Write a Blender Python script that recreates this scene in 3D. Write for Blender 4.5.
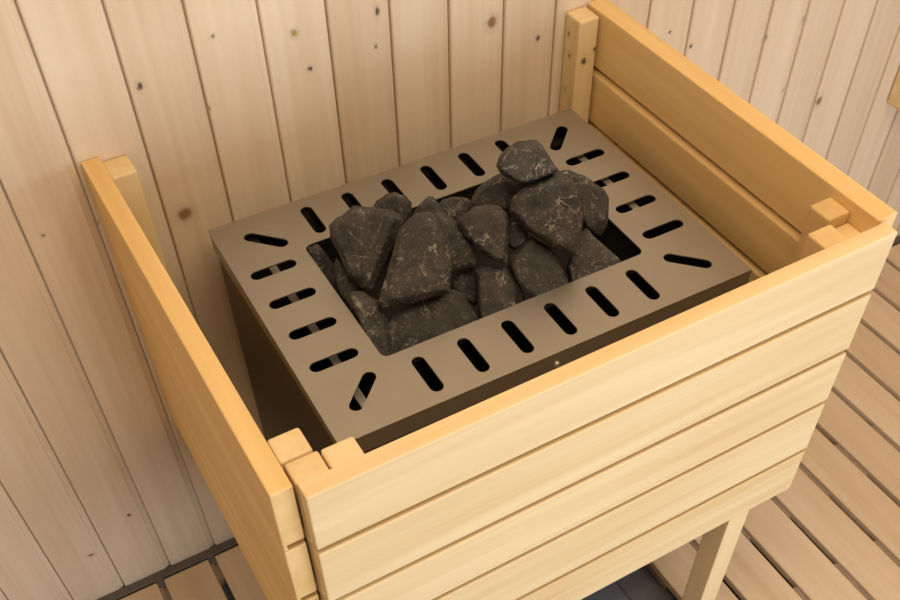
import bpy, bmesh, math, random
from mathutils import Vector, Matrix, noise
for o in list(bpy.data.objects): bpy.data.objects.remove(o)
SC = bpy.context.scene
COL = SC.collection
random.seed(7)

# ------------------------------------------------------------------ camera
cam = bpy.data.cameras.new('camera'); cam_o = bpy.data.objects.new('camera', cam); COL.objects.link(cam_o)
cam_o.location = (-0.0983, -1.0867, 1.5254)
cam_o.rotation_mode = 'XYZ'
cam_o.rotation_euler = (0.67761, 0.01195, -0.52204)
cam.sensor_width = 36; cam.lens = 992.958 / 900 * 36
cam.shift_x = -5.214 / 900; cam.shift_y = 143.157 / 900
cam.clip_start = .02
SC.camera = cam_o

# ------------------------------------------------------------------ world, lights, exposure
w = bpy.data.worlds.new('world'); SC.world = w; w.use_nodes = True
w.node_tree.nodes['Background'].inputs[0].default_value = (1.0, .88, .74, 1)
w.node_tree.nodes['Background'].inputs[1].default_value = .16
def area(name, loc, target, sx, sy, power, color):
    l = bpy.data.lights.new(name, 'AREA'); l.shape = 'RECTANGLE'; l.size = sx; l.size_y = sy; l.energy = power; l.color = color
    o = bpy.data.objects.new(name, l); COL.objects.link(o); o.location = loc
    o.rotation_euler = (Vector(target) - Vector(loc)).to_track_quat('-Z', 'Y').to_euler(); return o
area('door_daylight', (.65, -2.15, .76), (.45, 0, .7), 1.3, .5, 20.5, (.90, .96, 1))
area('ceiling_lamp', (.42, -.75, 2.05), (.35, -.45, .6), 1.1, .9, 19, (1, .77, .48))
SC.view_settings.view_transform = 'Standard'; SC.view_settings.look = 'None'
SC.view_settings.exposure = 0.0; SC.view_settings.gamma = 1
SC.view_settings.use_curve_mapping = False

# ------------------------------------------------------------------ materials
def new_mat(name):
    m = bpy.data.materials.new(name); m.use_nodes = True
    nt = m.node_tree; b = nt.nodes['Principled BSDF']; return m, nt, b
def N(nt, t, **kw):
    n = nt.nodes.new(t)
    for k, v in kw.items():
        if k[0] == 'i' and k[1:].isdigit(): n.inputs[int(k[1:])].default_value = v
        else: setattr(n, k, v)
    return n
def LK(nt, a, b): nt.links.new(a, b)
def math_n(nt, op, a, b=None):
    n = N(nt, 'ShaderNodeMath', operation=op)
    for i, s in enumerate((a, b)):
        if s is None: continue
        if isinstance(s, (int, float)): n.inputs[i].default_value = s
        else: LK(nt, s, n.inputs[i])
    return n.outputs[0]
def mix_c(nt, fac, a, b, mode='MIX'):
    n = N(nt, 'ShaderNodeMix', data_type='RGBA', blend_type=mode)
    if isinstance(fac, (int, float)): n.inputs[0].default_value = fac
    else: LK(nt, fac, n.inputs[0])
    for i, s in ((6, a), (7, b)):
        if isinstance(s, tuple): n.inputs[i].default_value = s if len(s) == 4 else s + (1,)
        else: LK(nt, s, n.inputs[i])
    return n.outputs[2]
def ramp(nt, fac, pts):
    n = N(nt, 'ShaderNodeValToRGB'); e = n.color_ramp.elements
    while len(e) < len(pts): e.new(.5)
    for q, (p, c) in zip(e, pts): q.position = p; q.color = c if len(c) == 4 else tuple(c) + (1,)
    LK(nt, fac, n.inputs[0]); return n.outputs[0]
def lin(r, g, b):
    f = lambda c: (c / 255 / 12.92) if c / 255 <= .04045 else ((c / 255 + .055) / 1.055) ** 2.4
    return (f(r), f(g), f(b))

def wood(name, light, dark, axis, fine=70, knots=(), plank=None, rough=.55, spread=.12, sheen=.25):
    """grain runs along axis; knots are (x, y, z, radius, colour, stretch) in object space; plank=(axis, pitch, offset) varies tone board by board"""
    m, nt, b = new_mat(name)
    tc = N(nt, 'ShaderNodeTexCoord'); oi = N(nt, 'ShaderNodeObjectInfo')
    co = tc.outputs['Object']
    sep = N(nt, 'ShaderNodeSeparateXYZ'); LK(nt, co, sep.inputs[0])
    rnd = oi.outputs['Random']
    if plank:
        pid = math_n(nt, 'FLOOR', math_n(nt, 'DIVIDE', math_n(nt, 'SUBTRACT', sep.outputs[plank[0]], plank[2]), plank[1]))
        wn = N(nt, 'ShaderNodeTexWhiteNoise', noise_dimensions='1D'); LK(nt, pid, wn.inputs['W']); rnd = wn.outputs['Value']
    off = N(nt, 'ShaderNodeVectorMath', operation='SCALE'); off.inputs[0].default_value = (7.3, 5.1, 9.7); LK(nt, rnd, off.inputs['Scale'])
    add = N(nt, 'ShaderNodeVectorMath', operation='ADD'); LK(nt, co, add.inputs[0]); LK(nt, off.outputs[0], add.inputs[1])
    def streak(along, across, detail, distort):
        s = [across] * 3; s[axis] = along
        mp = N(nt, 'ShaderNodeMapping'); mp.inputs['Scale'].default_value = s; LK(nt, add.outputs[0], mp.inputs[0])
        n = N(nt, 'ShaderNodeTexNoise'); n.inputs['Scale'].default_value = 1; n.inputs['Detail'].default_value = detail
        n.inputs['Distortion'].default_value = distort; LK(nt, mp.outputs[0], n.inputs[0]); return n.outputs[0]
    broad = streak(1.3, 16, 2, .6); lines = streak(2.2, fine, 4, .25); blot = streak(4, 9, 2, .3)
    f = math_n(nt, 'ADD', math_n(nt, 'MULTIPLY', broad, .55), math_n(nt, 'MULTIPLY', lines, .45))
    col = ramp(nt, f, [(.33, dark), (.64, light)])
    col = mix_c(nt, math_n(nt, 'MULTIPLY', blot, .25), col, tuple(min(1, c * 1.06) for c in light))
    hsv = N(nt, 'ShaderNodeHueSaturation'); LK(nt, col, hsv.inputs['Color'])
    LK(nt, math_n(nt, 'ADD', math_n(nt, 'MULTIPLY', rnd, spread), 1 - spread / 2), hsv.inputs['Value'])
    LK(nt, math_n(nt, 'ADD', math_n(nt, 'MULTIPLY', rnd, -spread), 1 + spread / 2), hsv.inputs['Saturation'])
    col = hsv.outputs[0]
    if knots:
        kn = N(nt, 'ShaderNodeTexNoise'); kn.inputs['Scale'].default_value = 170; kn.inputs['Detail'].default_value = 2; LK(nt, tc.outputs['Object'], kn.inputs[0])
        ks = N(nt, 'ShaderNodeVectorMath', operation='SUBTRACT'); LK(nt, kn.outputs['Color'], ks.inputs[0]); ks.inputs[1].default_value = (.5, .5, .5)
        km = N(nt, 'ShaderNodeVectorMath', operation='SCALE'); LK(nt, ks.outputs[0], km.inputs[0]); km.inputs['Scale'].default_value = .006
        ka = N(nt, 'ShaderNodeVectorMath', operation='ADD'); LK(nt, co, ka.inputs[0]); LK(nt, km.outputs[0], ka.inputs[1]); co = ka.outputs[0]
    for kx, ky, kz, r, kc, st in knots:
        d = N(nt, 'ShaderNodeVectorMath', operation='SUBTRACT'); LK(nt, co, d.inputs[0]); d.inputs[1].default_value = (kx, ky, kz)
        sc = [1.0] * 3; sc[axis] = 1 / st
        d2 = N(nt, 'ShaderNodeVectorMath', operation='MULTIPLY'); LK(nt, d.outputs[0], d2.inputs[0]); d2.inputs[1].default_value = sc
        ln = N(nt, 'ShaderNodeVectorMath', operation='LENGTH'); LK(nt, d2.outputs[0], ln.inputs[0])
        mr = N(nt, 'ShaderNodeMapRange', interpolation_type='SMOOTHSTEP'); LK(nt, ln.outputs['Value'], mr.inputs[0])
        mr.inputs[1].default_value = r * .45; mr.inputs[2].default_value = r * 1.25; mr.inputs[3].default_value = .85; mr.inputs[4].default_value = 0
        halo = N(nt, 'ShaderNodeMapRange', interpolation_type='SMOOTHSTEP'); LK(nt, ln.outputs['Value'], halo.inputs[0])
        halo.inputs[1].default_value = r * .8; halo.inputs[2].default_value = r * 2.6; halo.inputs[3].default_value = .35; halo.inputs[4].default_value = 0
        col = mix_c(nt, halo.outputs[0], col, tuple(c * .62 for c in light))
        col = mix_c(nt, mr.outputs[0], col, kc)
    LK(nt, col, b.inputs['Base Color'])
    b.inputs['Roughness'].default_value = rough; b.inputs['Specular IOR Level'].default_value = sheen
    bp = N(nt, 'ShaderNodeBump'); bp.inputs['Strength'].default_value = .12; bp.inputs['Distance'].default_value = .002
    LK(nt, lines, bp.inputs['Height']); LK(nt, bp.outputs[0], b.inputs['Normal'])
    return m

KD = lin(58, 38, 26); KB = lin(135, 92, 52); KY = lin(168, 142, 58)
WALL_KNOTS = [(.098, .895, .0055, KD, 1.2), (.294, .904, .006, KY, 1.1), (.308, .8526, .0045, KD, 1), (.406, .901, .005, KD, 1.7), (.4008, .856, .003, KB, 1.2),
    (.5744, .840, .0105, KB, 1.1), (.6507, .7955, .0045, KD, 1.2), (.1714, .8426, .0035, KB, 1.2), (.195, .9285, .004, KB, .8), (.8935, .7356, .003, KD, 1),
    (.9418, .6988, .0045, KD, 1), (1.1042, .6655, .005, KD, 1.2), (1.1833, .6745, .006, KB, 1.3), (1.181, .5466, .005, KD, 1), (1.1848, .4833, .004, KD, 1), (1.2823, .4922, .009, KB, 1.4),
    (-.0649, .7458, .0035, KB, 1), (0, .7361, .0035, KD, 1.4), (.0523, .7145, .0065, KD, .8), (.1088, .7077, .014, KB, 1.0), (-.1718, .442, .0035, KD, 1), (-.1127, .1811, .005, KD, 1),
    (-.1943, .1237, .007, KB, .8), (-.1943, .1237, .0035, KD, .8), (-.0908, .3831, .003, KB, 1), (.68, .93, .006, KB, 1)]
M_WALL = wood('spruce_panelling', lin(230, 215, 197), lin(214, 194, 170), 2, fine=90, plank=(0, .085, .0), spread=.10,
              knots=[(x, 0, z, r * .74, c, s) for x, z, r, c, s in WALL_KNOTS], rough=.6)
M_WALLX = wood('spruce_panelling_side', lin(230, 215, 197), lin(214, 194, 170), 2, fine=90, plank=(1, .085, .0), spread=.10)
PL, PD = lin(236, 216, 178), lin(222, 195, 148)
M_GX = wood('pale_pine_along_front', PL, lin(216, 186, 136), 0, fine=55, spread=.05)
M_GY = wood('pale_pine_along_side', lin(236, 206, 152), lin(219, 182, 120), 1, fine=55, spread=.05)
M_GZ = wood('pale_pine_upright', PL, PD, 2, fine=55, spread=.10)
M_GD = wood('shaded_pine_upright', lin(226, 196, 146), lin(208, 174, 122), 2, fine=55, spread=.06)  # upright pine toned down: shade on the front right posts put into the colour
M_DECK = wood('deck_wood', lin(222, 200, 172), lin(202, 175, 142), 1, fine=60, plank=(0, .0965, -.022), spread=.16)

def plain(name, col, rough=.5, metal=0.0, var=.0, scale=30):
    m, nt, b = new_mat(name)
    b.inputs['Roughness'].default_value = rough; b.inputs['Metallic'].default_value = metal
    tc = N(nt, 'ShaderNodeTexCoord'); n = N(nt, 'ShaderNodeTexNoise'); n.inputs['Scale'].default_value = scale; n.inputs['Detail'].default_value = 4
    LK(nt, tc.outputs['Object'], n.inputs[0])
    c = ramp(nt, n.outputs[0], [(.3, tuple(x * (1 - var) for x in col)), (.7, tuple(min(1, x * (1 + var)) for x in col))])
    LK(nt, c, b.inputs['Base Color']); return m
M_PLATE = plain('brushed_steel', (.40, .375, .34), .42, .85, .04, 12)
M_CASE = plain('dark_steel_casing', (.10, .085, .07), .5, .5, .06, 8)
M_INNER = plain('dark_inner_steel', (.05, .046, .044), .55, .7, .2, 20)  # near-black steel for the stone basket and the front and back bars
M_BAR = plain('bare_steel', (.62, .60, .56), .4, .8, .1, 40)
M_PLASTIC = plain('grey_plastic', lin(96, 88, 82), .5, 0, .08, 40)
M_RIB = plain('brown_rib', lin(150, 128, 108), .6, 0, .1, 40)

def slate_mat():
    m, nt, b = new_mat('slate_tile'); tc = N(nt, 'ShaderNodeTexCoord')
    br = N(nt, 'ShaderNodeTexBrick'); br.offset = 0; br.inputs['Scale'].default_value = 1
    br.inputs['Brick Width'].default_value = .1; br.inputs['Row Height'].default_value = .1; br.inputs['Mortar Size'].default_value = .003
    br.inputs['Color1'].default_value = lin(96, 100, 108) + (1,); br.inputs['Color2'].default_value = lin(124, 126, 132) + (1,); br.inputs['Mortar'].default_value = lin(90, 90, 94) + (1,)
    LK(nt, tc.outputs['Object'], br.inputs[0])
    n = N(nt, 'ShaderNodeTexNoise'); n.inputs['Scale'].default_value = 25; LK(nt, tc.outputs['Object'], n.inputs[0])
    LK(nt, mix_c(nt, .3, br.outputs[0], n.outputs[0], 'MULTIPLY'), b.inputs['Base Color']); b.inputs['Roughness'].default_value = .55; return m
M_SLATE = slate_mat()

def stone_mat():
    m, nt, b = new_mat('sauna_rock'); tc = N(nt, 'ShaderNodeTexCoord'); oi = N(nt, 'ShaderNodeObjectInfo')
    off = N(nt, 'ShaderNodeVectorMath', operation='SCALE'); off.inputs[0].default_value = (3.1, 5.7, 4.3); LK(nt, oi.outputs['Random'], off.inputs['Scale'])
    add = N(nt, 'ShaderNodeVectorMath', operation='ADD'); LK(nt, tc.outputs['Object'], add.inputs[0]); LK(nt, off.outputs[0], add.inputs[1])
    def nz(scale, det, dist=0., rough=.5):
        n = N(nt, 'ShaderNodeTexNoise'); n.inputs['Scale'].default_value = scale; n.inputs['Detail'].default_value = det; n.inputs['Distortion'].default_value = dist
        n.inputs['Roughness'].default_value = rough
        LK(nt, add.outputs[0], n.inputs[0]); return n.outputs[0]
    base = ramp(nt, nz(38, 6, .3, .65), [(.3, lin(46, 46, 48)), (.7, lin(78, 76, 77))])
    # pale mineral veins: thin bands where a distorted noise crosses its mid value, broken up by a second noise
    v = nz(24, 4, .7, .55)
    vein = math_n(nt, 'ABSOLUTE', math_n(nt, 'SUBTRACT', v, .5))
    vf = ramp(nt, vein, [(0, (1, 1, 1)), (.014, (0, 0, 0))])
    brk = ramp(nt, nz(40, 4), [(.46, (0, 0, 0)), (.64, (1, 1, 1))])
    veinf = math_n(nt, 'MULTIPLY', math_n(nt, 'MULTIPLY', vf, brk), .95)
    spk = ramp(nt, nz(260, 3, 0, .6), [(.54, (0, 0, 0)), (.68, (1, 1, 1))])
    patch = ramp(nt, nz(30, 3), [(.40, (0, 0, 0)), (.66, (1, 1, 1))])
    spf = math_n(nt, 'MULTIPLY', math_n(nt, 'MULTIPLY', spk, patch), .8)
    col = mix_c(nt, veinf, base, lin(164, 160, 154)); col = mix_c(nt, spf, col, lin(138, 134, 130))
    LK(nt, col, b.inputs['Base Color']); b.inputs['Roughness'].default_value = .72; b.inputs['Specular IOR Level'].default_value = .35
    bp = N(nt, 'ShaderNodeBump'); bp.inputs['Strength'].default_value = .8; bp.inputs['Distance'].default_value = .003
    LK(nt, nz(140, 6, 0, .65), bp.inputs['Height']); LK(nt, bp.outputs[0], b.inputs['Normal'])
    return m
M_STONE = stone_mat()

# ------------------------------------------------------------------ mesh helpers
def link(name, bm, mat, parent=None, smooth=False, bevel=0, seg=2):
    me = bpy.data.meshes.new(name); bmesh.ops.recalc_face_normals(bm, faces=bm.faces); bm.to_mesh(me); bm.free()
    me.materials.append(mat); o = bpy.data.objects.new(name, me); COL.objects.link(o)
    if parent: o.parent = parent
    if smooth:
        for p in me.polygons: p.use_smooth = True
    if bevel:
        md = o.modifiers.new('bevel', 'BEVEL'); md.width = bevel; md.segments = seg; md.limit_method = 'ANGLE'; md.angle_limit = math.radians(40)
    return o
def box(bm, x0, x1, y0, y1, z0, z1):
    vs = [bm.verts.new((x, y, z)) for x in (x0, x1) for y in (y0, y1) for z in (z0, z1)]
    for f in ((0, 1, 3, 2), (4, 6, 7, 5), (0, 4, 5, 1), (2, 3, 7, 6), (0, 2, 6, 4), (1, 5, 7, 3)): bm.faces.new([vs[i] for i in f])
def prism(bm, prof, axis, a0, a1):
    """extrude a 2D profile along axis (0: profile is (y, z); 1: (x, z); 2: (x, y))"""
    def P(u, v, a): return {0: (a, u, v), 1: (u, a, v), 2: (u, v, a)}[axis]
    A = [bm.verts.new(P(u, v, a0)) for u, v in prof]; B = [bm.verts.new(P(u, v, a1)) for u, v in prof]; n = len(prof)
    for i in range(n): bm.faces.new((A[i], A[(i + 1) % n], B[(i + 1) % n], B[i]))
    bm.faces.new(A[::-1]); bm.faces.new(B)
def empty(name, loc, label, cat, group=None, rz=0):
    o = bpy.data.objects.new(name, None); COL.objects.link(o); o.location = loc; o.rotation_euler = (0, 0, rz); o.empty_display_size = .05
    tag(o, label, cat, group); return o
def tag(o, label, cat, group=None):
    o['label'] = label; o['category'] = cat
    if group: o['group'] = group
def structure(o): o['kind'] = 'structure'; return o

# ------------------------------------------------------------------ the room
XL, XR, YF, ZC = -1.105, 2.04, -2.2, 2.1
def panel_wall(name, mat, u0, u1, z0, z1, pitch, place):
    prof = []; k = math.ceil(u0 / pitch)
    prof.append((u0, 0))
    while k * pitch < u1 - .01:
        g = k * pitch
        if g > u0 + .01: prof += [(g - .0105, 0), (g - .0098, .0012), (g - .0016, .0042), (g - .0012, .0085), (g + .0006, .0085), (g + .0008, .0018), (g + .0022, 0)]
        k += 1
    prof.append((u1, 0))
    bm = bmesh.new(); back = .03
    A = [[bm.verts.new(place(u, d, z)) for u, d in prof] for z in (z0, z1)]
    B = [[bm.verts.new(place(u, back, z)) for u in (u0, u1)] for z in (z0, z1)]
    for i in range(len(prof) - 1): bm.faces.new((A[0][i], A[0][i + 1], A[1][i + 1], A[1][i]))
    bm.faces.new((B[0][0], B[0][1], B[1][1], B[1][0]))
    bm.faces.new((A[0][0], A[1][0], B[1][0], B[0][0])); bm.faces.new((A[0][-1], A[1][-1], B[1][1], B[0][1]))
    bm.faces.new([*A[0]] + [B[0][1], B[0][0]]); bm.faces.new([*A[1]] + [B[1][1], B[1][0]])
    return structure(link(name, bm, mat))
panel_wall('wall_back', M_WALL, XL, XR, -.05, ZC, .085, lambda u, d, z: (u, d, z))
panel_wall('wall_left', M_WALLX, YF, 0, -.05, ZC, .085, lambda u, d, z: (XL - d, u, z))
panel_wall('wall_right', M_WALLX, YF, 0, -.05, ZC, .085, lambda u, d, z: (XR + d, u, z))
bm = bmesh.new(); box(bm, XL, XR, YF, 0, ZC, ZC + .03); structure(link('ceiling', bm, M_WALLX))
bm = bmesh.new(); box(bm, XL, XR, YF, 0, -.05, -.03); structure(link('floor', bm, M_SLATE))

# ------------------------------------------------------------------ slatted duckboard decking with a cut-out under the heater
deck = empty('duckboard', (0, 0, -.03), 'slatted wooden duckboard decking covering the floor around the heater, dark gaps between slats', 'decking')
bs, bg, be = bmesh.new(), bmesh.new(), bmesh.new()
CX0, CX1, CY = .070, .656, -.63
k0 = -11
for k in range(k0, 22):
    a = -.022 + k * .0965 + .0122; b_ = a + .0965 - .0122
    if a < XL + .01 or b_ > XR - .005: continue
    segs = [(YF + .01, CY), ] if (a > CX0 - .02 and b_ < CX1 + .01) else [(YF + .01, -.0195)]
    for y0, y1 in segs:
        n = 3 if y0 < -1 else 1
        bmt = bs; box(bmt, a, b_, y0, y1, .012, .030)
        y = -.072
# cross ribs under the slats, seen at the ends of each gap
for y1 in [-.19 - .2035 * i for i in range(-1, 9)]:
    y0 = y1 - .083
    for x0, x1 in ((XL + .01, CX0), (CX1 + .008, XR - .01)) if y1 > CY else ((XL + .01, XR - .01),):
        box(bg, x0, x1, max(y0, YF + .02), min(y1, -.02), .004, .0115)
        # raised tongues that fill the gaps between slats
    for k in range(k0 + 1, 22):
        g = -.022 + k * .0965
        if g < XL + .02 or g > XR - .03: continue
        if CX0 - .02 < g < CX1 + .02 and y1 > CY: continue
        box(bg, g + .0004, g + .0050, max(y0, YF + .02), min(y1, -.02), .0115, .0290); box(bg, g + .0050, g + .0118, max(y0, YF + .02), min(y1, -.02), .0115, .0240)
box(be, XL + .005, XR - .005, -.0165, -.0008, 0, .0315)
for k in range(k0 + 1, 22):
    g = -.022 + k * .0965 + .0061
    if g < XL + .03 or g > XR - .03: continue
    box(be, g - .0056, g + .0056, -.034, -.0165, .010, .0305)
    box(be, g - .009, g + .009, -.0185, -.0165, .004, .0312)
link('slats', bs, M_DECK, deck, bevel=.0025)
link('cross_ribs', bg, M_RIB, deck)
link('edge_strip', be, M_PLASTIC, deck, bevel=.0012)

# ------------------------------------------------------------------ wooden heater guard
GO = Vector((.383, -.29, -.03))
guard = empty('heater_guard', GO, 'pale pine guard rail of horizontal boards on three sides of the sauna heater', 'guard rail')
def gl(bm):
    bmesh.ops.translate(bm, verts=bm.verts, vec=-GO); return bm
ZB = [(.743, .826), (.646, .7345), (.551, .6375), (.4505, .5425), (.356, .442)]
ZR = [(.7435, .826), (.655, .7365), (.551, .6480), (.4505, .5425), (.356, .442)]
XLo, XLi, XRi, XRo, YFo, YFi = .006, .0286, .7311, .7598, -.5832, -.5634
for i, (z0, z1) in enumerate(ZB):
    lip = (z0 - ZB[i + 1][1] - .0006) if i < 4 else 0
    L = .0045
    def profile(o, inn, lip_side):
        # o, inn: outer and inner coordinate across the thickness; the lip closes the gap to the board below
        if not lip: return [(o, z0), (inn, z0), (inn, z1), (o, z1)]
        s = 1 if inn > o else -1
        if lip_side == 'outer': return [(o, z0 - lip), (o + s * L, z0 - lip), (o + s * L, z0), (inn, z0), (inn, z1), (o, z1)]
        return [(o, z0), (inn - s * L, z0), (inn - s * L, z0 - lip), (inn, z0 - lip), (inn, z1), (o, z1)]
    bm = bmesh.new(); prism(bm, profile(YFo, YFi, 'inner'), 0, .0325, .7354); link('board', gl(bm), M_GX, guard, bevel=.0016)
    bm = bmesh.new(); prism(bm, profile(XLo, XLi, 'outer'), 1, -.5641, -.0012); link('board', gl(bm), M_GY, guard, bevel=.0016)
    z0, z1 = ZR[i]; lip = (z0 - ZR[i + 1][1] - .0006) if i < 4 else 0
    pr = profile(XRo, XRi, 'outer')
    if i: pr[-2:] = [(XRi, z1 - .006), (XRi + .006, z1), (XRo, z1)]
    bm = bmesh.new(); prism(bm, pr, 1, -.5592, -.0012); link('board', gl(bm), M_GY, guard, bevel=.0016)
KN = lambda x, y, z, r: (x - GO.x, y - GO.y, z - GO.z, r, KD, 1.3)
M_POST = wood('pine_wall_post', PL, PD, 2, fine=55, spread=.06, knots=[KN(.6965, -.012, .795, .0035), KN(.6965, -.018, .765, .0032), KN(.707, -.036, .762, .0045), KN(.724, -.036, .775, .003), KN(.6965, -.014, .71, .003)])
POSTS = [(.0290, .0615, -.5345, -.5025, .8245, M_GZ), (.0315, .0650, -.5630, -.5355, .8235, M_GZ), (.0664, .1000, -.5630, -.5375, .8245, M_GZ),
         (.0290, .0605, -.0395, -.0015, .8180, M_GZ), (.6945, .7270, -.0365, -.0015, .8225, M_POST),
         (.6985, .7305, -.5215, -.4895, .8140, M_GD), (.6985, .7305, -.5630, -.5225, .8000, M_GD), (.6620, .6960, -.5630, -.5255, .8140, M_GD)]
for x0, x1, y0, y1, z1, m in POSTS:
    bm = bmesh.new(); box(bm, x0, x1, y0, y1, .362, z1); link('post', gl(bm), m, guard, bevel=.0028)
for x0 in (.1060, .6238):
    bm = bmesh.new(); prism(bm, [(-.5832, -.03), (-.5465, -.03), (-.5465, .50), (-.5630, .50), (-.5630, .3555), (-.5832, .3555)], 0, x0, x0 + .0365)
    link('leg', gl(bm), M_GZ, guard, bevel=.0015)

# ------------------------------------------------------------------ electric sauna heater
HC = Vector((.3929, -.2587, -.03)); ROT = math.radians(-.7)
heater = empty('sauna_heater', HC, 'grey steel sauna heater with slotted top plate holding dark stones, inside the pine guard', 'heater', rz=-ROT if False else ROT)
ZP = .7107 + .03
def capsule(cx, cy, ang, length, r, n=7):
    dx, dy = math.cos(ang), math.sin(ang); h = length / 2 - r; pts = []
    for s in (1, -1):
        for i in range(n):
            t = ang + (-math.pi / 2 + math.pi * i / (n - 1)) + (0 if s == 1 else math.pi)
            pts.append((cx + s * dx * h + r * math.cos(t), cy + s * dy * h + r * math.sin(t)))
    return pts
def rrect(x0, x1, y0, y1, r, n=5):
    pts = []
    for cx, cy, a in ((x1 - r, y1 - r, 0), (x0 + r, y1 - r, 90), (x0 + r, y0 + r, 180), (x1 - r, y0 + r, 270)):
        for i in range(n):
            t = math.radians(a + 90 * i / (n - 1)); pts.append((cx + r * math.cos(t), cy + r * math.sin(t)))
    return pts
PX, PY = .2775, .1995
OX0, OX1, OY0, OY1 = -.1800, .1825, -.1085, .1145
loops = [[(.2775, .2010), (-.2742, .2050), (-PX, -PY), (PX, -PY)], rrect(OX0, OX1, OY0, OY1, .009)]
SW = .0081
for i in range(6):
    x = -.1480 + .0588 * i
    loops.append(capsule(x, -.1548, math.pi / 2, .0592, SW)); loops.append(capsule(x, .1572, math.pi / 2, .0592, SW))
for j in range(4):
    y = .0930 - .0588 * j
    loops.append(capsule(-.2297, y, 0, .0598, SW)); loops.append(capsule(.2297, y, 0, .0606, SW))
for cx, cy, a in ((-.2165, .1500, -45), (-.2220, -.1420, 45), (.2230, .1485, 45), (.2193, -.1475, -45)):
    loops.append(capsule(cx, cy, math.radians(a), .0598, SW))
bm = bmesh.new(); edges = []
for lp in loops:
    vs = [bm.verts.new((x, y, ZP)) for x, y in lp]
    edges += [bm.edges.new((vs[i], vs[(i + 1) % len(vs)])) for i in range(len(vs))]
bmesh.ops.triangle_fill(bm, use_beauty=True, use_dissolve=False, edges=edges)
ext = bmesh.ops.extrude_face_region(bm, geom=bm.faces[:])
bmesh.ops.translate(bm, verts=[v for v in ext['geom'] if isinstance(v, bmesh.types.BMVert)], vec=(0, 0, -.0018))
plate = link('top_plate', bm, M_PLATE, heater)
def ring_walls(bm, x0, x1, y0, y1, z0, z1, t):
    box(bm, x0, x1, y0, y0 + t, z0, z1); box(bm, x0, x1, y1 - t, y1, z0, z1)
    box(bm, x0, x0 + t, y0 + t, y1 - t, z0, z1); box(bm, x1 - t, x1, y0 + t, y1 - t, z0, z1)
ZT = ZP - .002
bm = bmesh.new(); ring_walls(bm, -PX + .0036, PX - .0004, -PY + .0004, PY, ZT - .026, ZT, .0015); link('plate_rim', bm, M_PLATE, heater)
bm = bmesh.new(); ring_walls(bm, -PX + .0068, PX - .004, -PY + .004, PY - .004, .10, ZT - .001, .0015)
box(bm, -PX + .0084, PX - .006, -PY + .006, PY - .006, .10, .102); link('casing', bm, M_CASE, heater)
bm = bmesh.new(); ring_walls(bm, OX0 - .016, OX1 + .012, OY0 - .012, OY1 + .010, .48, ZT - .012, .002)
box(bm, OX0 - .014, OX1 + .010, OY0 - .010, OY1 + .008, .655, .657); link('stone_basket', bm, M_INNER, heater)
for x, y0, y1, dz in ((-.2215, -PY + .0056, PY - .0056, .024), (.2330, -.05, .115, .010)):
    bm = bmesh.new(); box(bm, x - .005, x + .005, y0, y1, ZT - dz, ZT - dz + .003); link('support_bar', bm, M_BAR, heater)
for y in (-.1820, .1820):
    bm = bmesh.new(); box(bm, -PX + .0084, PX - .0056, y - .012, y + .012, ZT - .030, ZT - .028); link('support_bar', bm, M_INNER, heater)
bm = bmesh.new()
bmesh.ops.create_uvsphere(bm, u_segments=14, v_segments=8, radius=.0042)
bmesh.ops.transform(bm, matrix=Matrix.Translation((-.004, -PY - .0006, ZP - .019)) @ Matrix.Diagonal((1, .6, 1, 1)), verts=bm.verts)
link('screw', bm, M_BAR, heater, smooth=True)
for sx in (-1, 1):
    for sy in (-1, 1):
        bm = bmesh.new(); box(bm, sx * .19 - .015, sx * .19 + .015, sy * .11 - .015, sy * .11 + .015, 0, .10); link('leg', bm, M_CASE, heater, bevel=.002)

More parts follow.
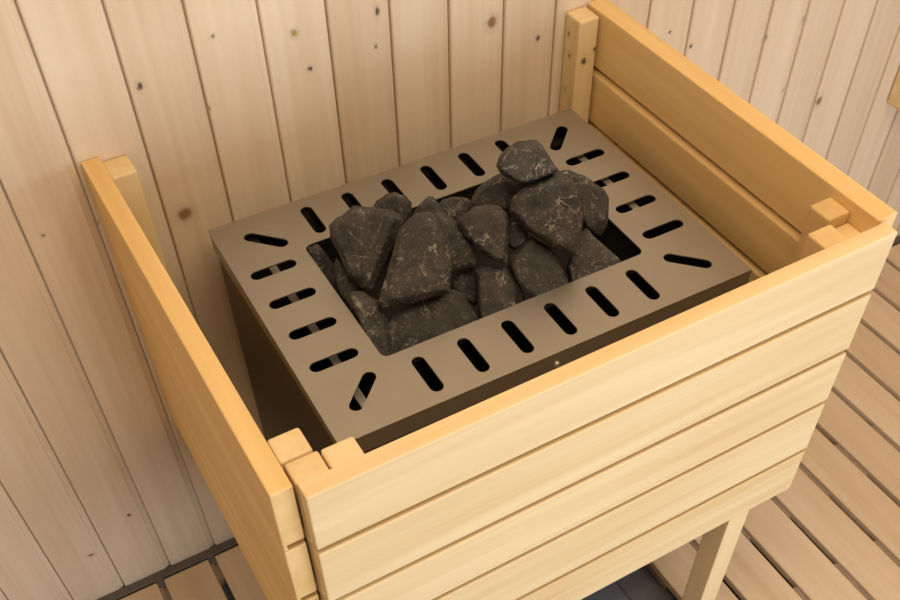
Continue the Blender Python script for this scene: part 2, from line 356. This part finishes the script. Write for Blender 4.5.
# ------------------------------------------------------------------ the stones, each one by itself
STONES = [
    ('large dark grey stone at left end of pile, broad face tapering down to a point',
     (0.2665, -0.2178, 0.7026),
     [(-0.0334,0.0286,0.0656),(-0.0248,0.0286,0.0697),(-0.0096,0.0279,0.0761),(0.0019,0.0282,0.0818),(0.0137,0.02,0.0781),(0.0263,0.013,0.0762),(0.039,0.006,0.0743),(0.0458,-0.0015,0.0691),(0.0488,-0.008,0.0632),(0.0355,-0.0134,0.0509),(0.0233,-0.0193,0.0385),(0.0103,-0.0241,0.027),(-0.0029,-0.0314,0.0126),(-0.0141,-0.0354,0.0028),(-0.0245,-0.0268,0.0075),(-0.0311,-0.0167,0.0158),(-0.0337,-0.0051,0.0276),(-0.0347,0.009,0.0429),(-0.0358,0.0205,0.0554),(-0.0313,0.0142,0.071),(-0.022,0.0119,0.0723),(-0.0032,0.0111,0.0852),(0.0069,0.0056,0.0843),(0.0253,-0.0086,0.081),(0.0318,-0.016,0.0788),(0.0211,-0.0239,0.0627),(0.0117,-0.0261,0.0523),(-0.0062,-0.0332,0.03),(-0.0142,-0.0351,0.0225),(-0.03,-0.0233,0.0293),(-0.0317,-0.0124,0.0383),(-0.0336,0.0086,0.062),(-0.0089,0.0356,0.0472),(0.0084,0.0346,0.0537),(0.0299,0.0322,0.0509),(0.0452,0.021,0.0451),(0.0269,0.0101,0.0346),(0.0149,0.0002,0.0174),(-0.0035,-0.0096,0.0),(-0.0131,0.0065,0.0118),(-0.0159,0.0229,0.03),(-0.0286,0.0346,0.0581),(0.0049,0.0343,0.0735),(0.0402,0.0132,0.0664),(0.0369,-0.0052,0.0442),(0.0004,-0.0223,0.0078),(-0.0264,-0.0084,0.0108),(-0.0308,0.027,0.0484)]),
    ('rounded grey stone peeking out behind the large leftmost stone at back of opening',
     (0.3331, -0.1634, 0.706),
     [(-0.0287,0.0125,0.028),(-0.015,0.015,0.0383),(-0.0038,0.0136,0.0427),(0.0076,0.0102,0.0451),(0.0174,0.0018,0.0406),(0.0218,-0.0056,0.0343),(0.0193,-0.0121,0.0253),(0.0095,-0.0158,0.0157),(-0.0064,-0.0146,0.0085),(-0.0216,-0.005,0.0114),(-0.0234,0.0035,0.033),(-0.016,0.0037,0.0437),(-0.008,0.0002,0.0489),(-0.0003,-0.0052,0.0525),(0.0071,-0.0113,0.0485),(0.0102,-0.0172,0.0441),(0.0093,-0.0206,0.036),(0.0035,-0.0223,0.026),(-0.0087,-0.0193,0.0192),(-0.0182,-0.0086,0.0202),(-0.0007,0.0271,0.0192),(0.012,0.0214,0.0282),(0.0202,0.0102,0.0205),(0.0123,0.0023,0.0092),(-0.0068,0.0153,0.0),(-0.0243,0.0182,0.0227),(0.0102,0.016,0.0389),(0.0213,-0.0053,0.0202),(-0.0176,0.0015,0.0069)]),
    ('big tombstone-shaped brownish stone leaning upright at left front, pale band near its top',
     (0.298, -0.2933, 0.7153),
     [(-0.0055,0.0322,0.073),(0.0067,0.0341,0.0813),(0.0169,0.0329,0.0854),(0.0301,0.0275,0.0866),(0.0368,0.0205,0.0828),(0.0374,0.01,0.0722),(0.0385,-0.0018,0.0606),(0.0373,-0.0132,0.0481),(0.0333,-0.0198,0.0393),(0.0252,-0.0311,0.0234),(0.021,-0.0359,0.0164),(0.01,-0.0334,0.0132),(-0.008,-0.0263,0.0112),(-0.0268,-0.0206,0.0075),(-0.0468,-0.0124,0.0056),(-0.0546,-0.0091,0.005),(-0.0563,-0.0029,0.0105),(-0.0452,0.006,0.0254),(-0.0311,0.0175,0.0446),(-0.0191,0.0258,0.0593),(-0.0072,0.0225,0.0733),(0.0017,0.0192,0.0786),(0.0216,0.0162,0.0855),(0.0276,0.0099,0.0842),(0.0278,-0.0102,0.066),(0.0231,-0.0194,0.0559),(0.0135,-0.0332,0.0383),(0.0126,-0.0414,0.0306),(-0.0101,-0.0278,0.0284),(-0.0245,-0.0246,0.0254),(-0.0457,-0.0143,0.0206),(-0.0453,-0.01,0.0267),(-0.0272,0.0078,0.0499),(-0.0167,0.0133,0.0601),(0.0138,0.0399,0.0465),(0.0249,0.0307,0.0544),(0.0332,0.0229,0.0468),(0.0374,0.0046,0.0323),(0.0275,-0.0007,0.0097),(0.0176,0.0004,0.0019),(-0.0098,0.0024,0.0034),(-0.0284,0.0086,0.004),(-0.0215,0.0202,0.0157),(-0.0043,0.0408,0.0353),(-0.0017,0.0377,0.0646),(0.0321,0.0333,0.0775),(0.0402,0.0054,0.0528),(0.0275,-0.0225,0.0175),(-0.004,-0.0179,0.0059),(-0.0483,-0.0015,0.0),(-0.026,0.0238,0.0377)]),
    ('wide wedge stone with pale diagonal vein lying under the big upright stone at front edge',
     (0.2991, -0.3241, 0.6525),
     [(-0.0521,0.0239,0.0345),(-0.0363,0.0287,0.0464),(-0.0196,0.0281,0.0538),(0.0064,0.0194,0.0583),(0.036,0.0097,0.0635),(0.0429,0.0021,0.0598),(0.0456,-0.01,0.05),(0.0486,-0.0242,0.0385),(0.0428,-0.0365,0.0245),(0.0053,-0.0303,0.0123),(-0.0554,-0.0122,0.0),(-0.0642,0.0015,0.0083),(-0.0406,0.0118,0.0414),(-0.0322,0.0162,0.0517),(0.0013,0.008,0.0615),(0.0229,-0.0016,0.0672),(0.0305,-0.0161,0.0563),(0.0337,-0.0294,0.0492),(-0.0003,-0.0332,0.0266),(-0.0483,-0.0155,0.0127),(-0.0148,0.0352,0.025),(0.0142,0.0329,0.0343),(0.0413,0.0163,0.039),(0.0392,0.0018,0.0195),(0.0123,-0.0077,0.0007),(-0.0343,0.016,0.0019),(-0.046,0.0294,0.0273),(0.0096,0.0251,0.0499),(0.0468,-0.0029,0.0421),(0.0085,-0.0221,0.0063)]),
    ('narrow dark stone filling the front left corner of the opening',
     (0.2292, -0.292, 0.6518),
     [(-0.0107,0.0315,0.0658),(-0.0061,0.0326,0.0704),(0.0062,0.0274,0.0704),(0.0197,0.0105,0.0595),(0.0221,-0.0019,0.0486),(0.019,-0.0163,0.0336),(0.0075,-0.0352,0.011),(-0.0024,-0.0398,0.0027),(-0.0097,-0.0285,0.0106),(-0.0107,-0.0022,0.0344),(-0.0107,0.022,0.0561),(-0.0107,0.0151,0.0698),(-0.0085,0.0161,0.0745),(0.0123,0.0008,0.0628),(0.0142,-0.0075,0.0533),(0.0044,-0.033,0.0218),(-0.0035,-0.0349,0.0172),(-0.0107,-0.009,0.0431),(-0.0107,0.0087,0.0621),(0.0034,0.0383,0.0427),(0.0215,0.0235,0.0388),(0.0193,0.0092,0.0174),(0.006,-0.0073,0.0),(-0.0027,0.0154,0.0186),(-0.0107,0.0369,0.0573),(0.0217,0.0169,0.0513),(0.01,-0.0265,0.0052),(-0.0098,0.0049,0.0275)]),
    ('flat dark slab standing against the left edge of the opening',
     (0.2256, -0.1702, 0.6442),
     [(-0.0071,0.0265,0.0643),(0.0055,0.0231,0.0666),(0.0119,0.012,0.057),(0.0162,0.0,0.0456),(0.014,-0.0128,0.0308),(0.0089,-0.0281,0.0122),(-0.0011,-0.0319,0.0042),(-0.0071,-0.0179,0.017),(-0.0071,0.0066,0.0417),(-0.0071,0.0226,0.0579),(-0.0071,0.0178,0.0646),(0.0028,0.0135,0.0664),(0.0081,0.0043,0.0597),(0.011,-0.0055,0.0494),(0.0088,-0.014,0.0376),(0.0057,-0.0273,0.022),(-0.0023,-0.0311,0.0138),(-0.0065,-0.0174,0.0267),(-0.0071,0.0011,0.0453),(-0.0071,0.0115,0.0573),(0.0092,0.0311,0.0476),(0.017,0.0158,0.0292),(0.0123,-0.0057,0.0051),(0.0018,0.0057,0.0107),(-0.0071,0.0315,0.0416),(-0.0071,0.0316,0.0571),(0.0177,0.0065,0.0393),(0.0013,-0.0238,0.0),(-0.0071,0.0279,0.0511)]),
    ('small bluish dark stone wedged low between left slab and large left stone',
     (0.2369, -0.2187, 0.6787),
     [(-0.0023,0.023,0.0445),(0.0054,0.0121,0.0362),(0.0094,-0.0025,0.0225),(0.0164,-0.0122,0.0151),(0.0062,-0.0193,0.0035),(-0.0094,-0.0137,0.003),(-0.015,-0.0018,0.0132),(-0.0107,0.0143,0.032),(-0.0053,0.0102,0.0491),(0.0016,0.0025,0.0417),(0.0053,-0.0081,0.028),(0.0111,-0.0155,0.0217),(0.0034,-0.0197,0.0108),(-0.0086,-0.014,0.0099),(-0.0138,-0.0062,0.0193),(-0.0108,0.0032,0.0362),(0.0096,0.0237,0.0155),(0.0165,0.0092,0.0016),(-0.0006,0.0042,0.0),(-0.0032,0.0217,0.0179),(-0.0001,0.0272,0.0383),(0.0177,-0.0062,0.0103),(-0.0122,0.0036,0.0085)]),
    ('dark bluish stone with steep shaded face just right of the big upright stone',
     (0.3644, -0.2667, 0.7101),
     [(-0.0126,0.0328,0.0587),(-0.0031,0.0273,0.0586),(0.007,0.0153,0.052),(0.0137,0.0025,0.0426),(0.0157,-0.0111,0.0295),(0.0166,-0.0241,0.0164),(0.0128,-0.0282,0.0098),(-0.0002,-0.0234,0.0072),(-0.0186,-0.0156,0.0046),(-0.0173,0.0035,0.0253),(-0.0139,0.0211,0.0457),(-0.0157,0.0174,0.063),(-0.0071,0.0113,0.0596),(0.0074,-0.005,0.0477),(0.0091,-0.0159,0.0364),(0.0076,-0.0276,0.0187),(-0.0027,-0.0234,0.0163),(-0.0185,-0.0038,0.0327),(-0.0164,0.0096,0.0515),(0.0076,0.0386,0.0355),(0.0182,0.0171,0.0248),(0.0196,0.0034,0.006),(0.0093,0.0018,0.0),(-0.0029,0.0148,0.0158),(-0.0085,0.0372,0.0515),(0.0164,0.0085,0.0362),(0.0156,-0.0207,0.0051),(-0.013,0.0094,0.0198)]),
    ('small peaked stone behind the top of the big upright stone',
     (0.3702, -0.1941, 0.7086),
     [(-0.0232,0.0103,0.0242),(-0.0109,0.0132,0.0347),(0.0023,0.0129,0.0423),(0.0079,0.0098,0.0421),(0.0092,0.0021,0.0341),(0.0135,-0.0082,0.0251),(0.0185,-0.0198,0.015),(0.0018,-0.0177,0.0075),(-0.0191,-0.0026,0.0121),(-0.0218,0.0024,0.0298),(-0.0129,0.0043,0.0396),(-0.0023,0.0026,0.0467),(0.0028,0.0009,0.0461),(0.0037,-0.0055,0.039),(0.0075,-0.0117,0.0301),(0.0113,-0.0194,0.022),(-0.0004,-0.0178,0.0143),(-0.0179,-0.0062,0.0182),(0.0024,0.0263,0.0159),(0.0116,0.0191,0.0235),(0.0196,0.0103,0.0105),(0.0081,-0.0014,0.0),(-0.0189,0.0159,0.0189),(0.0107,0.0154,0.0359),(0.0208,-0.0127,0.0101)]),
    ('smooth dark round stone low at the back edge of the opening',
     (0.4134, -0.1805, 0.6952),
     [(-0.0195,0.0143,0.0245),(-0.0113,0.015,0.0305),(0.0032,0.0085,0.0323),(0.0172,-0.0014,0.0301),(0.0212,-0.0101,0.023),(0.0096,-0.0143,0.0109),(-0.0043,-0.0118,0.0049),(-0.016,-0.0004,0.0102),(-0.0206,0.0019,0.0321),(-0.0136,0.0022,0.0362),(-0.0021,-0.0014,0.0376),(0.0101,-0.0081,0.0347),(0.0128,-0.0132,0.0274),(0.0042,-0.016,0.0181),(-0.0069,-0.0156,0.013),(-0.0168,-0.0076,0.0188),(-0.0008,0.0249,0.0159),(0.0206,0.0114,0.017),(0.0143,0.0047,0.0016),(-0.0008,0.0158,0.0),(-0.0155,0.0189,0.0196),(0.0193,0.004,0.0249),(-0.0011,-0.0059,0.001)]),
    ('pale-flecked stone with a pointed lower end in the middle of the pile',
     (0.3951, -0.2903, 0.7282),
     [(-0.0294,0.0255,0.0434),(-0.0191,0.0262,0.0508),(-0.0062,0.0244,0.0573),(0.008,0.0175,0.0592),(0.0199,0.0094,0.0584),(0.0249,0.0011,0.053),(0.0243,-0.0072,0.0439),(0.0189,-0.0144,0.0329),(0.0143,-0.0248,0.0191),(0.0066,-0.0333,0.0051),(-0.002,-0.0263,0.0069),(-0.0118,-0.0141,0.0132),(-0.0212,0.0012,0.0233),(-0.0273,0.0147,0.0333),(-0.0268,0.0155,0.0468),(-0.02,0.0164,0.0543),(0.0012,0.0054,0.0605),(0.0106,-0.0025,0.0652),(0.0136,-0.0175,0.0535),(0.008,-0.0213,0.0435),(-0.0018,-0.0362,0.0231),(-0.0087,-0.0337,0.022),(-0.0218,-0.0058,0.032),(-0.0244,0.005,0.0397),(-0.0056,0.0358,0.0331),(0.0179,0.0324,0.0349),(0.0304,0.0222,0.0271),(0.0228,0.0092,0.0168),(0.013,-0.005,0.0037),(0.0035,0.0085,0.0075),(-0.007,0.0229,0.0206),(-0.0236,0.0312,0.0364),(0.0119,0.0236,0.0514),(0.0274,0.0001,0.0369),(0.0106,-0.0248,0.0),(-0.0158,0.0081,0.0173)]),
    ('domed grey brown stone behind the pale-flecked middle stone, left of topmost stone',
     (0.4433, -0.2311, 0.7341),
     [(-0.0326,0.0123,0.0165),(-0.0213,0.0166,0.0294),(-0.0061,0.015,0.0383),(0.0103,0.0109,0.0453),(0.0213,0.0023,0.0435),(0.0263,-0.0068,0.0369),(0.0237,-0.0165,0.0242),(0.01,-0.0202,0.0104),(-0.0065,-0.0135,0.0062),(-0.0252,-0.0002,0.0078),(-0.0293,0.0054,0.0224),(-0.02,0.0056,0.0345),(-0.0101,0.0024,0.0429),(0.0014,-0.0017,0.0488),(0.0084,-0.0094,0.0485),(0.013,-0.0153,0.0432),(0.012,-0.0215,0.0328),(0.0032,-0.0235,0.0203),(-0.0092,-0.0169,0.0174),(-0.0232,-0.0052,0.0162),(-0.003,0.0266,0.0135),(0.0148,0.0201,0.0251),(0.0306,0.0099,0.0209),(0.017,0.001,0.0008),(-0.0101,0.0137,0.0),(-0.0268,0.0183,0.0111),(0.014,0.0169,0.0384),(0.0267,-0.0091,0.0184),(-0.0198,0.0065,0.0028)]),
    ('largest stone at right of pile with many whitish veins across its face',
     (0.4681, -0.3136, 0.7256),
     [(-0.0404,0.0301,0.0497),(-0.0331,0.0357,0.061),(-0.0219,0.036,0.0698),(-0.0068,0.0309,0.076),(0.0092,0.0253,0.0822),(0.0224,0.0197,0.0865),(0.0322,0.0079,0.0816),(0.0353,-0.0064,0.0693),(0.0328,-0.0187,0.0547),(0.0253,-0.0277,0.0398),(0.0174,-0.0348,0.0265),(0.0128,-0.0459,0.0116),(0.0028,-0.0365,0.0137),(-0.0075,-0.0251,0.0177),(-0.0167,-0.0117,0.0245),(-0.0276,0.0036,0.0322),(-0.0364,0.0176,0.0399),(-0.0443,0.0108,0.0636),(-0.038,0.0127,0.074),(-0.0169,0.0099,0.0862),(-0.0048,0.0041,0.0933),(0.0154,-0.0086,0.0904),(0.0214,-0.0173,0.0778),(0.0143,-0.0326,0.0504),(0.0091,-0.0345,0.0374),(-0.0034,-0.0371,0.028),(-0.012,-0.0277,0.0335),(-0.0319,-0.0086,0.0462),(-0.0362,-0.0006,0.0554),(-0.0038,0.0444,0.0346),(0.0082,0.0399,0.0511),(0.0324,0.0358,0.0581),(0.0388,0.0182,0.0403),(0.0363,0.0014,0.0198),(0.0251,-0.0146,0.0),(0.0095,0.0022,0.0067),(-0.0015,0.0261,0.0147),(-0.0329,0.0362,0.0424),(-0.0009,0.037,0.0673),(0.0361,0.015,0.0727),(0.0296,-0.0188,0.0329),(0.0082,-0.0271,0.0082),(-0.0206,0.011,0.0257)]),
    ('rounded grey stone behind the largest veined stone at right edge of pile',
     (0.542, -0.2861, 0.712),
     [(-0.0255,0.0435,0.0597),(-0.0112,0.0358,0.0636),(0.0017,0.0229,0.0609),(0.0111,0.0088,0.0541),(0.0195,-0.0046,0.0472),(0.0214,-0.0143,0.0388),(0.0158,-0.025,0.0231),(0.0099,-0.031,0.0121),(0.0002,-0.0334,0.0017),(-0.0087,-0.0233,0.0048),(-0.0149,-0.0029,0.0206),(-0.0193,0.0234,0.0441),(-0.0226,0.0279,0.058),(-0.0144,0.0215,0.0645),(0.0025,-0.0011,0.0588),(0.008,-0.0136,0.0547),(0.0047,-0.0301,0.0353),(-0.0006,-0.0339,0.0277),(-0.0146,-0.0288,0.0185),(-0.0179,-0.0092,0.0296),(0.0045,0.0359,0.039),(0.0234,0.0253,0.0323),(0.0268,0.001,0.0263),(0.0181,-0.0088,0.0054),(0.0086,0.0031,0.0),(0.0029,0.0339,0.0226),(-0.0194,0.0474,0.0526),(0.0154,0.0145,0.0472),(0.0199,-0.0177,0.0179),(-0.0033,-0.016,0.0004)]),
    ('topmost stone of the pile, perched over the back edge of the opening',
     (0.4607, -0.2667, 0.7934),
     [(-0.0311,0.0172,0.0238),(-0.0251,0.0205,0.0324),(-0.0142,0.0204,0.0411),(-0.0022,0.0174,0.047),(0.0071,0.0121,0.0482),(0.0163,0.0068,0.0494),(0.0207,0.0,0.045),(0.0208,-0.0072,0.0367),(0.0259,-0.0153,0.0313),(0.0281,-0.0239,0.023),(0.0215,-0.0236,0.0181),(0.0062,-0.0168,0.0139),(-0.0079,-0.0125,0.0077),(-0.0149,-0.0079,0.0075),(-0.021,0.001,0.0129),(-0.0301,0.0117,0.0182),(-0.0312,0.0031,0.0337),(-0.0258,0.0073,0.0391),(-0.0069,0.0062,0.0496),(0.0009,0.0027,0.0502),(0.0098,-0.0084,0.0481),(0.0101,-0.0141,0.0422),(0.0145,-0.0299,0.0337),(0.0104,-0.0319,0.0297),(-0.0166,-0.025,0.0234),(-0.0219,-0.0202,0.0222),(-0.0325,-0.0016,0.0297),(-0.0068,0.0256,0.0199),(0.0098,0.0278,0.0264),(0.0232,0.0217,0.0292),(0.0245,0.0094,0.0219),(0.0341,-0.0009,0.009),(0.0161,0.0054,0.0034),(-0.0021,0.0079,0.0),(-0.0068,0.0238,0.0079),(-0.0254,0.0225,0.0188),(0.0021,0.0226,0.0408),(0.0239,0.0061,0.0389),(0.0309,-0.0165,0.018),(-0.0033,-0.0057,0.0035),(-0.0244,0.0173,0.0135)]),
    ('small pale stone wedged between the middle stone and the largest veined stone',
     (0.4342, -0.2915, 0.7223),
     [(-0.0062,0.0098,0.0233),(0.0002,0.0111,0.0291),(0.0086,0.0058,0.0293),(0.0127,-0.0069,0.0193),(0.0047,-0.011,0.0097),(-0.0076,-0.0077,0.0047),(-0.0124,-0.001,0.0083),(-0.0077,0.0031,0.0263),(-0.0022,0.006,0.0309),(0.004,0.0006,0.0301),(0.0066,-0.0092,0.0229),(0.0006,-0.0129,0.0161),(-0.01,-0.012,0.0128),(-0.0128,-0.0064,0.0164),(0.0086,0.0193,0.0119),(0.0157,0.0091,0.0058),(0.0022,0.0055,0.0),(-0.0029,0.0138,0.0186),(0.0151,-0.0021,0.0147),(-0.0088,0.0036,0.0043)]),
    ('angular five-sided stone at the front edge of the opening, right of centre',
     (0.4434, -0.3296, 0.6759),
     [(-0.0292,0.0225,0.0375),(-0.0217,0.0282,0.0478),(-0.0098,0.029,0.0565),(0.0051,0.0278,0.0653),(0.0124,0.0181,0.0612),(0.0193,0.0078,0.0561),(0.0236,-0.0047,0.0474),(0.0243,-0.0187,0.0348),(0.025,-0.0327,0.0222),(0.0171,-0.0392,0.0109),(-0.011,-0.0285,0.0021),(-0.0261,-0.0147,0.005),(-0.0292,0.005,0.0212),(-0.0308,0.0082,0.0479),(-0.0251,0.0133,0.0566),(-0.0012,0.016,0.0695),(0.0054,0.0082,0.0641),(0.0132,-0.009,0.0503),(0.0166,-0.0217,0.0412),(0.0108,-0.0364,0.0204),(-0.0142,-0.031,0.0146),(-0.0298,-0.0054,0.0344),(-0.005,0.0369,0.0279),(0.0154,0.036,0.0388),(0.0237,0.0209,0.0315),(0.0252,0.001,0.0211),(0.0235,-0.0164,0.0012),(-0.0059,0.0057,0.0),(-0.0232,0.0278,0.0305),(0.0095,0.0328,0.0569),(0.0271,0.002,0.0399),(0.0209,-0.0308,0.0053),(-0.0232,0.0112,0.015)]),
    ('small squarish stone at the front edge, below the pale-flecked middle stone',
     (0.381, -0.3298, 0.6612),
     [(-0.0083,0.0291,0.0586),(-0.0034,0.03,0.0622),(0.022,0.0125,0.0609),(0.0238,-0.0041,0.0467),(0.0207,-0.0218,0.0288),(0.0124,-0.0313,0.0152),(-0.0246,-0.0185,0.0056),(-0.0248,-0.0065,0.0164),(-0.0177,0.0106,0.0362),(-0.0089,0.0174,0.0578),(-0.0051,0.0192,0.0606),(0.0143,0.0044,0.0629),(0.0137,-0.0095,0.0512),(0.0128,-0.0265,0.0385),(0.0038,-0.0309,0.0301),(-0.0257,-0.0235,0.0196),(-0.0255,-0.0124,0.0269),(-0.0162,0.0024,0.0422),(0.0076,0.0379,0.0379),(0.0239,0.0134,0.0253),(0.0182,-0.0052,0.0053),(-0.0075,0.0097,0.0079),(-0.0037,0.0342,0.0504),(0.0267,0.0026,0.0391),(-0.0193,-0.011,0.0)]),
    ('low wedge stone at the right end of the front edge under the largest stone',
     (0.5111, -0.3413, 0.67),
     [(-0.027,0.0111,0.026),(-0.0165,0.0146,0.0369),(-0.0047,0.023,0.0534),(0.0087,0.0243,0.0644),(0.014,0.0135,0.0586),(0.0258,-0.0088,0.0471),(0.0307,-0.0232,0.0376),(0.0153,-0.0311,0.019),(-0.0162,-0.0186,0.0069),(-0.03,-0.0048,0.0093),(-0.0299,0.0009,0.0369),(-0.0182,0.0038,0.0445),(-0.0087,0.0125,0.0565),(0.0022,0.0126,0.0624),(0.0078,0.0065,0.0593),(0.0187,-0.0109,0.0491),(0.021,-0.0208,0.0405),(0.0087,-0.0298,0.0271),(-0.0181,-0.0213,0.022),(-0.0308,-0.0118,0.0232),(-0.0009,0.0233,0.0222),(0.0187,0.033,0.0403),(0.03,0.0107,0.0251),(0.0259,-0.0072,0.0039),(-0.0089,0.0119,0.0),(-0.0209,0.0163,0.0201),(0.0129,0.0288,0.0567),(0.0339,-0.0163,0.0312),(-0.0238,0.0013,0.0042)]),
    ('dark recessed stone sunk in the gap left of the small squarish stone',
     (0.3703, -0.2811, 0.656),
     [(-0.0134,0.0196,0.0393),(-0.0007,0.016,0.0429),(0.0133,0.0098,0.0447),(0.0187,-0.0012,0.0373),(0.0098,-0.0214,0.013),(-0.0016,-0.0206,0.0074),(-0.0083,-0.0068,0.0168),(-0.0178,0.0046,0.0225),(-0.0122,0.0116,0.0402),(-0.0024,0.0096,0.0432),(0.0094,0.0051,0.0453),(0.0125,-0.0047,0.0392),(0.0049,-0.0238,0.0213),(-0.0046,-0.0233,0.0161),(-0.0098,-0.0107,0.0241),(-0.0157,-0.0013,0.0289),(0.0055,0.0227,0.0287),(0.023,0.0134,0.0203),(0.0064,-0.0015,0.0),(-0.005,0.013,0.0139),(-0.0098,0.0235,0.0336),(0.0206,0.0038,0.0316),(-0.005,-0.0016,0.0122)]),
]

def stone(label, base, pts, seed):
    bm = bmesh.new()
    for p in pts: bm.verts.new(p)
    r = bmesh.ops.convex_hull(bm, input=bm.verts)
    junk = [g for g in r['geom_interior'] + r['geom_unused'] if isinstance(g, bmesh.types.BMVert)]
    if junk: bmesh.ops.delete(bm, geom=list(set(junk)), context='VERTS')
    bmesh.ops.dissolve_limit(bm, angle_limit=math.radians(14), verts=bm.verts, edges=bm.edges)
    bmesh.ops.triangulate(bm, faces=bm.faces)
    for _ in range(4):
        long = [e for e in bm.edges if e.calc_length() > .0045]
        if not long: break
        bmesh.ops.subdivide_edges(bm, edges=long, cuts=1)
        bmesh.ops.triangulate(bm, faces=bm.faces)
    for _ in range(1): bmesh.ops.smooth_vert(bm, verts=bm.verts, factor=.2, use_axis_x=True, use_axis_y=True, use_axis_z=True)
    bm.normal_update(); o3 = Vector((seed * 3.7, seed * 1.3, seed * 2.1))
    for v in bm.verts:
        q = v.co
        d = noise.noise(q * 30 + o3) * .0014 + noise.noise(q * 80 + o3) * .0012 + noise.noise(q * 200 + o3) * .0006
        v.co = q + v.normal * (d + .0006)
    o = link('sauna_stone', bm, M_STONE, smooth=True)
    o.location = base; tag(o, label, 'stone', 'stones heaped on the heater'); return o
for i, (label, base, pts) in enumerate(STONES): stone(label, base, pts, i + 1)

# ------------------------------------------------------------------ bench bracket on the wall at the right
bm = bmesh.new(); box(bm, 0, .5, -.045, 0, 0, .17)
o = link('bench_support', bm, M_GX, bevel=.006); o.location = (1.476, -.001, .425); tag(o, 'end of a yellowish wooden batten fixed to the back wall at the right edge', 'batten')
